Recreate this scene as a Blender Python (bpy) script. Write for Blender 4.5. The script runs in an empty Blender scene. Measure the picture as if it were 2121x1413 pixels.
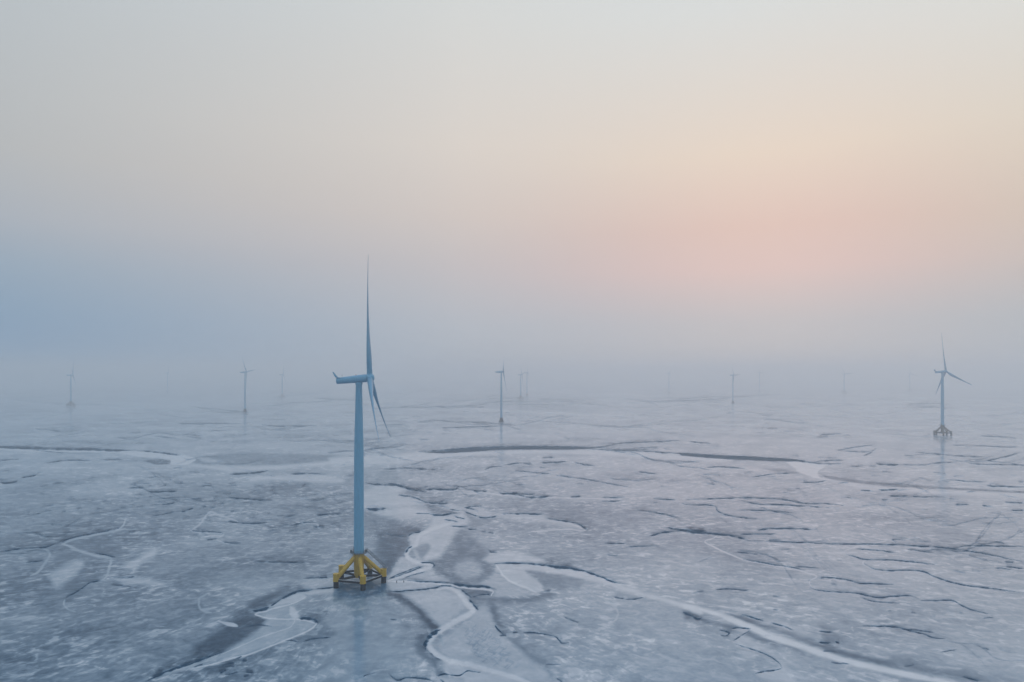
import bpy, math, random
import numpy as np
from mathutils import Vector, Matrix, Euler

R = math.radians
SC = bpy.context.scene
COL = SC.collection

# ------------------------------------------------------------------ camera
CAM_H = 92.1            # drone height above the flats
FPX, HORY, PW, PH = 1414.0, 774.0, 2121.0, 1413.0
cam_d = bpy.data.cameras.new('camera')
cam = bpy.data.objects.new('camera', cam_d)
COL.objects.link(cam)
cam.location = (0, 0, CAM_H)
cam.rotation_euler = (R(90), 0, 0)
cam_d.sensor_width = 36.0
cam_d.lens = FPX / PW * 36.0
cam_d.shift_y = (HORY - PH / 2) / PW
cam_d.clip_start = 0.5
cam_d.clip_end = 60000
SC.camera = cam

# ------------------------------------------------------------------ world
SUN_EL, SUN_AZ = 11.5, 21.0

def lin(c):
    return tuple(((v / 255) / 12.92 if v / 255 <= 0.04045 else ((v / 255 + 0.055) / 1.055) ** 2.4) for v in c)

W = bpy.data.worlds.new("World")
SC.world = W
W.use_nodes = True
nt = W.node_tree
nt.nodes.clear()

class NT:
    """tiny node helper"""
    def __init__(s, tree): s.t = tree
    def n(s, kind, **kw):
        x = s.t.nodes.new(kind)
        for k, v in kw.items(): setattr(x, k, v)
        return x
    def link(s, a, b): s.t.links.new(a, b)
    def put(s, sock, v):
        if hasattr(v, 'is_linked') or isinstance(v, bpy.types.NodeSocket): s.link(v, sock)
        else: sock.default_value = v
    def math(s, op, a, b=None, clamp=False):
        x = s.n('ShaderNodeMath', operation=op, use_clamp=clamp)
        s.put(x.inputs[0], a)
        if b is not None: s.put(x.inputs[1], b)
        return x.outputs[0]
    def maprange(s, v, a, b, c=0.0, d=1.0, smooth=True):
        x = s.n('ShaderNodeMapRange', interpolation_type='SMOOTHSTEP' if smooth else 'LINEAR')
        s.put(x.inputs[0], v)
        for i, q in enumerate((a, b, c, d)): s.put(x.inputs[i + 1], q)
        return x.outputs[0]
    def mix(s, f, a, b, kind='RGBA', blend='MIX'):
        x = s.n('ShaderNodeMix', data_type=kind)
        if kind == 'RGBA': x.blend_type = blend
        i = {'FLOAT': (0, 2, 3, 0), 'RGBA': (0, 6, 7, 2)}[kind]
        s.put(x.inputs[i[0]], f); s.put(x.inputs[i[1]], a); s.put(x.inputs[i[2]], b)
        return x.outputs[i[3]]
    def ramp(s, f, stops, mode='LINEAR'):
        x = s.n('ShaderNodeValToRGB')
        x.color_ramp.interpolation = mode
        e = x.color_ramp.elements
        while len(e) > 1: e.remove(e[-1])
        e[0].position = stops[0][0]; e[0].color = (*stops[0][1], 1)
        for p, c in stops[1:]:
            q = e.new(p); q.color = (*c, 1)
        s.put(x.inputs[0], f)
        return x.outputs[0]
    def noise(s, vec, scale, detail=3, rough=0.55, dist=0.0, lac=2.0):
        x = s.n('ShaderNodeTexNoise')
        s.put(x.inputs['Vector'], vec)
        x.inputs['Scale'].default_value = scale; x.inputs['Detail'].default_value = detail
        x.inputs['Roughness'].default_value = rough; x.inputs['Distortion'].default_value = dist
        x.inputs['Lacunarity'].default_value = lac
        return x.outputs['Fac']

w = NT(nt)
tc = w.n('ShaderNodeTexCoord')
sep = w.n('ShaderNodeSeparateXYZ')
w.link(tc.outputs['Generated'], sep.inputs[0])
elev = w.math('MULTIPLY', w.math('ARCSINE', sep.outputs[2]), 180 / math.pi)
azim = w.math('MULTIPLY', w.math('ARCTAN2', sep.outputs[0], sep.outputs[1]), 180 / math.pi)
ef = w.math('DIVIDE', w.math('ADD', elev, 5.0), 95.0, clamp=True)      # -5..90 degrees

SKY_L = [(-5, (84, 136, 182)), (0, (90, 141, 186)), (4, (120, 154, 185)), (7.5, (146, 167, 186)), (10.5, (170, 178, 187)),
         (15, (182, 185, 186)), (24, (184, 192, 197)), (40, (188, 206, 222)), (90, (210, 241, 280))]
SKY_C = [(-5, (160, 172, 184)), (0, (170, 182, 195)), (4, (180, 186, 196)), (9, (198, 191, 192)), (13, (213, 201, 194)),
         (18.5, (222, 213, 204)), (28.7, (216, 218, 216)), (45, (206, 221, 240)), (90, (210, 241, 280))]
SKY_S = [(-5, (164, 173, 184)), (0, (166, 176, 190)), (4, (176, 177, 188)), (8.2, (213, 184, 182)), (11.5, (218, 187, 178)),
         (17, (229, 211, 195)), (27, (220, 222, 220)), (45, (206, 221, 240)), (90, (210, 241, 280))]
SKY_R = [(-5, (150, 164, 176)), (0, (160, 175, 188)), (4, (174, 182, 189)), (7.5, (196, 189, 182)), (10.5, (209, 197, 180)),
         (15, (221, 210, 193)), (24, (222, 224, 220)), (45, (206, 221, 240)), (90, (210, 241, 280))]
def skyramp(st): return w.ramp(ef, [((d + 5) / 95, lin(c)) for d, c in st])
c = skyramp(SKY_L)
c = w.mix(w.maprange(azim, -42, -4, smooth=False), c, skyramp(SKY_C))
c = w.mix(w.maprange(azim, -9, 20), c, skyramp(SKY_S))
c = w.mix(w.maprange(azim, 22, 48), c, skyramp(SKY_R))
c = w.mix(w.maprange(w.math('ABSOLUTE', azim), 50, 150), c, skyramp(SKY_L))
sky = w.n('ShaderNodeTexSky', sky_type='NISHITA')
sky.sun_disc = False
sky.sun_elevation = R(SUN_EL)
sky.sun_rotation = R(SUN_AZ)
sky.dust_density = 1.0
bg1 = w.n('ShaderNodeBackground'); w.link(c, bg1.inputs[0]); bg1.inputs[1].default_value = 1.0
bg2 = w.n('ShaderNodeBackground'); w.link(sky.outputs[0], bg2.inputs[0]); bg2.inputs[1].default_value = 0.08
mx = w.n('ShaderNodeMixShader'); mx.inputs[0].default_value = 0.04
w.link(bg1.outputs[0], mx.inputs[1]); w.link(bg2.outputs[0], mx.inputs[2])
out = w.n('ShaderNodeOutputWorld'); w.link(mx.outputs[0], out.inputs[0])

# ------------------------------------------------------------------ sun behind the haze
sun_d = bpy.data.lights.new('sun', 'SUN')
sun_d.energy = 0.16
sun_d.angle = R(60)
sun_d.color = (1.0, 0.62, 0.55)
sun = bpy.data.objects.new('sun', sun_d)
COL.objects.link(sun)
sd = Vector((math.sin(R(SUN_AZ)) * math.cos(R(SUN_EL)), math.cos(R(SUN_AZ)) * math.cos(R(SUN_EL)), math.sin(R(SUN_EL))))
sun.rotation_euler = sd.to_track_quat('Z', 'Y').to_euler()
sun.location = sd * 3000

SC.view_settings.view_transform = 'Standard'
SC.view_settings.look = 'None'
SC.view_settings.exposure = 0.0
SC.view_settings.gamma = 1.0
SC.cycles.volume_bounces = 6
SC.cycles.max_bounces = 10
SC.cycles.use_denoising = True
SC.cycles.denoiser = 'OPENIMAGEDENOISE'

# ------------------------------------------------------------------ haze
def prop(o, label=None, cat=None, group=None, kind=None):
    if label: o['label'] = label
    if cat: o['category'] = cat
    if group: o['group'] = group
    if kind: o['kind'] = kind

HAZE_DENSITY = 0.00051
def make_haze():
    x0, x1, y0, y1, z0, z1 = -12500, 12500, -3600, 9800, -3.2, 172
    v = [(x, y, z) for x in (x0, x1) for y in (y0, y1) for z in (z0, z1)]
    f = [(0, 1, 3, 2), (4, 6, 7, 5), (0, 4, 5, 1), (2, 3, 7, 6), (0, 2, 6, 4), (1, 5, 7, 3)]
    me = bpy.data.meshes.new('haze'); me.from_pydata(v, [], f)
    m = bpy.data.materials.new('haze'); m.use_nodes = True
    t = m.node_tree; t.nodes.clear()
    pv = t.nodes.new('ShaderNodeVolumePrincipled')
    pv.inputs['Color'].default_value = (0.95, 0.983, 1.0, 1)
    pv.inputs['Density'].default_value = HAZE_DENSITY
    pv.inputs['Anisotropy'].default_value = 0.65
    o = t.nodes.new('ShaderNodeOutputMaterial')
    t.links.new(pv.outputs[0], o.inputs['Volume'])
    me.materials.append(m)
    ob = bpy.data.objects.new('haze', me); COL.objects.link(ob)
    prop(ob, kind='stuff')
make_haze()

# ------------------------------------------------------------------ mud flat : traced shapes
# every shape is listed in the pixel grid it was measured in; O gives origin and scale of those grids
O = {'1': (0, 780, 3), '2': (707, 780, 3), '3': (1414, 780, 3), '4': (0, 1093, 3), '5': (707, 1093, 3), '6': (1414, 1093, 3),
     'a': (780, 960, 5.3025), 'b': (800, 1160, 5.3025), 'c': (400, 1160, 5.3025)}
def P(k, s):
    ox, oy, sc = O[k]
    v = [float(q) for q in s.replace(',', ' ').split()]
    return np.array([(ox + v[i] / sc, oy + v[i + 1] / sc) for i in range(0, len(v), 2)])

# AREAS: grid, value (0 dark wet mud .. 1 pale silt film), feather px, opacity, points
AREAS = [
 # --- smooth wet mud in front of the nearest base
 ('c', .42, 26, .6, '1500,400 2121,350 2240,480 2260,800 2200,1500 1450,1500 1480,900 1440,600'),
 # --- dark wet zones first
 ('a', .10, 14, .9, '0,700 150,640 250,660 450,700 480,745 370,780 350,850 370,900 320,980 300,1020 240,1060 150,1230 110,1240 60,1100 0,980'),
 ('a', .20, 14, .85, '640,1060 720,1000 800,880 900,740 980,760 1200,950 1180,1060 1290,1110 1300,1200 1200,1260 900,1290 640,1240 560,1200 640,1120'),
 ('a', .55, 8, .8, '860,1130 960,1050 1080,1060 1150,1150 1120,1240 960,1260 850,1210'),
 ('a', .22, 7, .9, '520,440 620,450 780,520 900,540 700,555 600,540 560,500'),
 ('a', .28, 7, .8, '900,560 980,520 1100,590 1320,590 1150,690 1040,700 1010,620'),
 ('b', .06, 9, .95, '0,350 150,370 260,430 380,520 520,660 600,740 500,780 380,640 240,520 120,440 0,390'),
 ('b', .16, 12, .8, '420,850 320,900 360,1050 500,1150 620,1250 520,1270 560,1100 440,1000'),
 ('b', .14, 10, .85, '1100,500 1200,480 1250,640 1320,760 1290,830 1190,720 1160,580'),
 ('b', .22, 12, .8, '1290,820 1380,860 1600,1000 1750,1120 1820,1250 1780,1260 1600,1080 1400,930'),
 ('b', .15, 9, .8, '1150,400 1450,410 1700,370 1800,330 1850,400 1600,460 1300,480 950,440 960,410'),
 ('b', .18, 6, .9, '850,310 1000,320 1100,330 1110,375 960,405 920,380'),
 ('b', .25, 10, .7, '1530,110 1800,150 2121,200 2121,330 1850,330 1730,310 1680,230'),
 ('c', .05, 14, .9, '0,1060 200,1030 420,950 560,860 760,730 840,640 700,600 640,560 850,470 1000,380 1100,310 1180,280 1000,290 700,430 560,530 400,650 300,740 150,850 0,960'),
 ('c', .12, 9, .7, '1200,640 1400,560 1500,550 1420,640 1370,690'),
 ('c', .20, 10, .7, '1350,700 1200,850 1500,850 1560,760'),
 ('4', .20, 12, .7, '380,60 450,80 600,30 700,60 760,150 720,180 600,160 450,110'),
 ('4', .20, 12, .7, '400,110 480,150 540,230 480,300 620,330 540,380 420,400 360,300 330,180'),
 ('6', .16, 6, .85, '300,540 430,560 560,590 700,640 850,690 1000,760 1200,810 1400,860 1700,910 1900,955 1500,900 1200,850 900,770 700,690 500,620 330,570'),
 ('6', .18, 6, .8, '0,510 80,530 160,575 300,600 420,645 560,700 700,745 760,790 640,740 520,720 420,690 250,620 100,590 0,560'),
 ('6', .30, 16, .7, '1300,800 1700,860 2121,930 2121,960 1500,960 1200,890'),
 ('6', .25, 10, .7, '850,610 960,640 1000,720 860,720'),
 ('2', .25, 8, .75, '150,870 300,860 360,900 330,960 150,960'),
 ('2', .30, 10, .7, '600,130 850,120 1150,130 1300,150 1650,225 1400,228 1200,212 900,200 700,190'),
 ('1', .22, 3, .85, '1180,530 1250,500 1400,480 1650,475 2121,492 2121,512 1900,538 1600,552 1400,551 1200,545'),
 ('1', .20, 5, .7, '450,398 800,402 1020,412 1020,425 700,425 450,412'),
 ('1', .28, 12, .6, '900,700 1300,660 1480,720 1350,860 1000,860 820,780'),
 ('1', .30, 12, .6, '0,640 250,620 420,700 300,820 0,840'),
 ('3', .15, 3, .8, '480,570 620,575 700,590 720,605 640,600 540,585'),
 # --- pale silt films
 ('3', 0.99, 2.5, .95, '640,530 780,532 840,545 905,545 840,592 862,632 940,645 830,632 715,592 700,570'),
 ('3', 0.88, 4, .8, '870,630 1000,655 1300,690 1700,710 2121,730 2600,760 2600,790 2121,755 1600,730 1200,705 960,660'),
 ('1', 0.97, 2, .95, '-300,430 0,440 150,450 400,455 700,460 850,465 1000,475 1150,490 1215,510 1200,530 1150,549 1062,547 1062,522 1020,513 850,497 700,472 300,466 0,456 -300,450'),
 ('1', 0.85, 3, .85, '1150,552 1400,556 1600,558 1900,543 2121,520 2300,505 2300,560 2121,545 1900,560 1600,585 1400,590'),
 ('1', 0.87, 4, .8, '1540,625 1700,615 2000,615 2121,635 2121,655 1960,655 1700,640 1530,650'),
 ('2', 0.87, 4, .9, '-80,510 150,492 300,486 530,476 850,466 1200,455 1580,455 1760,462 2121,488 2400,500 2400,530 2121,520 1800,500 1500,482 1200,478 800,492 500,520 300,546 100,545 -80,560'),
 ('2', 0.79, 4, .7, '700,185 760,160 860,138 900,140 800,165 790,185 900,202 1300,218 1650,234 1900,250 1600,246 1200,230 850,214'),
 ('1', .55, 8, .7, '500,180 900,150 1400,130 2000,105 2121,110 1700,150 1500,190 1100,200 800,215 400,260 0,330 0,300'),
 ('1', 0.79, 4, .7, '1230,505 1290,510 1400,525 1350,535 1250,525'),
 ('a', .76, 7, .95, '0,245 220,240 330,280 240,340 400,370 510,415 520,440 400,465 150,488 90,480 0,482 -140,500 -140,260'),
 ('a', .74, 7, .95, '-40,540 100,492 400,472 560,530 700,572 900,552 940,530 1000,600 1010,640 920,710 840,790 770,900 720,1000 640,1050 480,1072 420,1000 440,920 500,860 470,800 560,740 600,600 350,600 200,600 60,580'),
 ('a', .80, 5, .9, '350,800 420,770 560,740 610,800 570,870 440,900 360,880'),
 ('a', .66, 5, .8, '620,450 780,440 950,470 1110,480 1320,570 1120,590 960,510 900,530 780,500'),
 ('a', .24, 5, .85, '430,940 480,900 560,880 590,920 560,980 500,1050 450,1010'),
 ('a', .72, 5, .85, '120,1285 230,1080 270,1030 340,1040 430,1090 560,1120 300,1200'),
 ('a', .84, 6, .9, '1170,1060 1300,990 1500,970 1700,1010 1850,1080 1700,1085 1300,1095 1230,1085'),
 ('a', .74, 6, .85, '350,1230 560,1160 640,1180 640,1240 800,1290 500,1285'),
 ('a', .74, 9, .8, '1320,570 1500,555 1800,560 1880,605 2121,645 2250,720 2100,700 1800,650 1500,610'),
 ('b', .70, 6, .85, '0,235 300,238 600,262 800,290 560,300 350,320 0,345'),
 ('b', .78, 4, .96, '1200,42 1500,38 1800,60 2121,106 2121,190 1900,150 1700,125 1530,110 1580,180 1680,240 1722,310 1660,360 1560,320 1400,260 1280,180 1240,130 1190,120'),
 ('5', .88, 4, .96, '1250,232 1400,250 1550,285 1680,330 1800,375 1950,420 2121,470 2230,510 2230,540 2100,492 1900,432 1750,392 1650,347 1550,330 1400,290 1250,272'),
 ('b', .58, 5, .9, '1190,130 1280,190 1400,260 1640,362 1560,385 1400,403 1200,395 1190,340 1110,300 1050,260 1150,190'),
 ('b', .66, 9, .95, '190,378 400,340 650,305 800,380 850,480 780,600 680,690 600,730 500,640 380,520 260,430'),
 ('b', .54, 6, .8, '640,330 760,360 800,440 790,560 720,660 700,560 740,440'),
 ('b', .58, 7, .95, '1020,540 1090,525 1140,570 1180,700 1280,830 1400,940 1550,1060 1700,1180 1790,1260 1700,1342 1500,1320 1200,1220 900,1140 700,1080 560,980 600,880 720,780 900,640'),
 ('b', .72, 7, .95, '640,1110 760,1150 1000,1210 1300,1270 1600,1370 1650,1500 900,1500 850,1300 760,1270 660,1240 620,1180'),
 ('b', .60, 6, .9, '540,1310 700,1290 880,1342 900,1500 540,1500'),
 ('6', .99, 3.5, .97, '-10,470 100,490 200,518 300,552 420,598 560,660 700,706 850,760 1000,808 1200,855 1400,898 1620,945 1900,1010 1900,1050 1600,970 1400,935 1200,892 1000,846 850,798 700,744 560,700 420,640 300,588 200,546 100,515 -10,495'),
 ('6', .62, 8, .8, '350,520 480,560 600,580 760,640 880,720 760,690 600,630 430,570'),
 ('6', .74, 7, .85, '310,630 400,630 390,660 330,705 420,740 560,800 605,845 560,880 460,905 540,960 700,960 640,860 560,780 440,700'),
 ('c', .70, 4, .92, '850,510 980,440 1100,380 1200,365 1240,405 1180,440 1000,490 860,522'),
 ('c', .74, 5, .85, '1200,350 1550,308 1570,350 1400,375 1240,385'),
 ('c', .50, 6, .9, '690,590 850,530 1050,490 1060,640 850,640'),
 ('c', .54, 6, .92, '840,640 1100,655 1340,690 1280,770 1100,850 900,930 600,1035 300,1100 0,1180 -300,1260 -300,1200 0,1130 150,1090 400,980 560,870 760,740'),
 ('c', .84, 3, .95, '1060,510 1110,520 1150,570 1150,640 1080,630 1060,570'),
 ('c', .84, 2.5, .95, '270,668 340,678 450,700 492,736 400,734 330,710'),
 ('c', .62, 8, .8, '1160,250 1300,210 1560,215 1560,280 1400,300 1200,300'),
 ('4', .72, 7, .8, '760,250 830,200 960,130 960,180 880,220 820,280'),
 ('4', .66, 8, .8, '300,300 350,260 480,200 520,240 420,330 330,380'),
 ('4', .70, 6, .8, '720,310 840,312 960,330 1020,360 860,350 740,340'),
 ('1', .10, 2.5, .9, '890,525 1000,514 1056,522 1058,538 1020,548 950,545'),
 ('3', .14, 2.2, .9, '840,600 900,615 1100,645 1400,670 1700,690 2121,710 2600,735 2600,755 2121,725 1700,705 1300,685 1000,650 870,625'),
 ('3', .00, 1.5, .97, '-30,474 150,484 270,492 400,495 620,509 760,523 640,527 450,521 280,513 100,500 -30,488'),
 ('2', .00, 1.8, 1., '510,472 700,454 850,444 1050,435 1250,434 1450,438 1600,442 1450,451 1250,452 1000,454 850,464 700,472 600,476'),
 # --- scour pool under the legs
 ('c', .18, 7, .97, '1565,310 1640,240 1780,225 1900,225 2050,240 2125,290 2121,345 2060,372 1950,395 1850,420 1700,410 1580,420'),
]
# FILMS: thin pale ribbons - grid, width px, value, points
FILMS = [
 ('b', 11, .90, '560,322 680,306 780,346 850,420 880,480 960,540 900,600 800,650 680,720 560,790 480,880 480,960 560,1040 700,1110 900,1150 1100,1200 1300,1260 1500,1320 1650,1380'),
 ('b', 4.2, .92, '20,236 300,238 600,262 800,287 950,306 1100,318 1170,345 1150,390'),
 ('b', 4, .98, '1205,55 1250,110 1290,180 1400,250 1550,310 1650,355'),
 ('a', 8, .92, '850,640 700,690 560,740 470,800 440,880 370,930 330,990 350,1040 430,1080 520,1096 600,1116 560,1150 440,1190 300,1230 130,1290'),
 ('c', 2.6, .86, '1230,410 1100,480 900,530 800,560 690,588 720,612 850,642 1000,652 1150,654 1280,674 1350,702 1300,760 1150,830 1000,890 800,970 600,1040 400,1090 200,1150 0,1190'),
 ('c', 1.6, .75, '1150,600 1080,730 960,780 800,830 650,890 500,960 300,1040'),
 ('4', 5, .54, '385,100 430,115 500,145 600,175 680,185 690,210 675,260 670,290 640,325'),
 ('4', 4.5, .50, '270,128 310,155 300,190 270,235 230,280 190,300'),
 ('4', 5, .52, '385,105 450,75 600,40 700,20 780,5'),
 ('4', 4, .50, '1290,410 1240,440 1235,480 1260,515 1310,530'),
 ('4', 2.5, .70, '1185,10 1210,26 1350,32 1390,44 1345,68 1380,90 1420,100'),
 ('4', 3, .5, '400,445 398,480 425,510 470,525'),
 ('6', 2.2, .88, '215,45 190,65 140,85 200,122 300,168 380,198 520,226 680,252 770,280 832,302 796,330 792,358 830,385'),
 ('6', 1.8, .88, '1160,192 1120,216 1150,242 1220,268'),
 ('6', 2.2, .75, '1270,80 1040,130 1010,165 1090,190'),
 ('5', 4, .7, '1640,455 1690,485 1715,515 1710,560 1690,580'),
 ('5', 2.5, .72, '1240,20 1400,10 1500,20 1530,5'),
 ('2', 2.2, .80, '1280,892 1380,905 1470,930 1515,955'),
 ('2', 2, .7, '480,712 700,708 860,720 1100,742 1400,756 1700,760'),
 ('2', 1.8, .78, '700,722 900,728 1060,742 1180,752'),
 ('1', 3.5, .66, '1480,900 1360,860 1300,845 1240,920 1180,960'),
 ('1', 3, .64, '780,880 770,920 720,960'), ('1', 3, .64, '1840,905 1960,915 1980,940'),
 ('3', 1.6, .8, '1230,250 1245,270 1280,280'), ('3', 1.6, .68, '1000,110 1300,125 1600,150 1700,185'),
]
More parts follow.
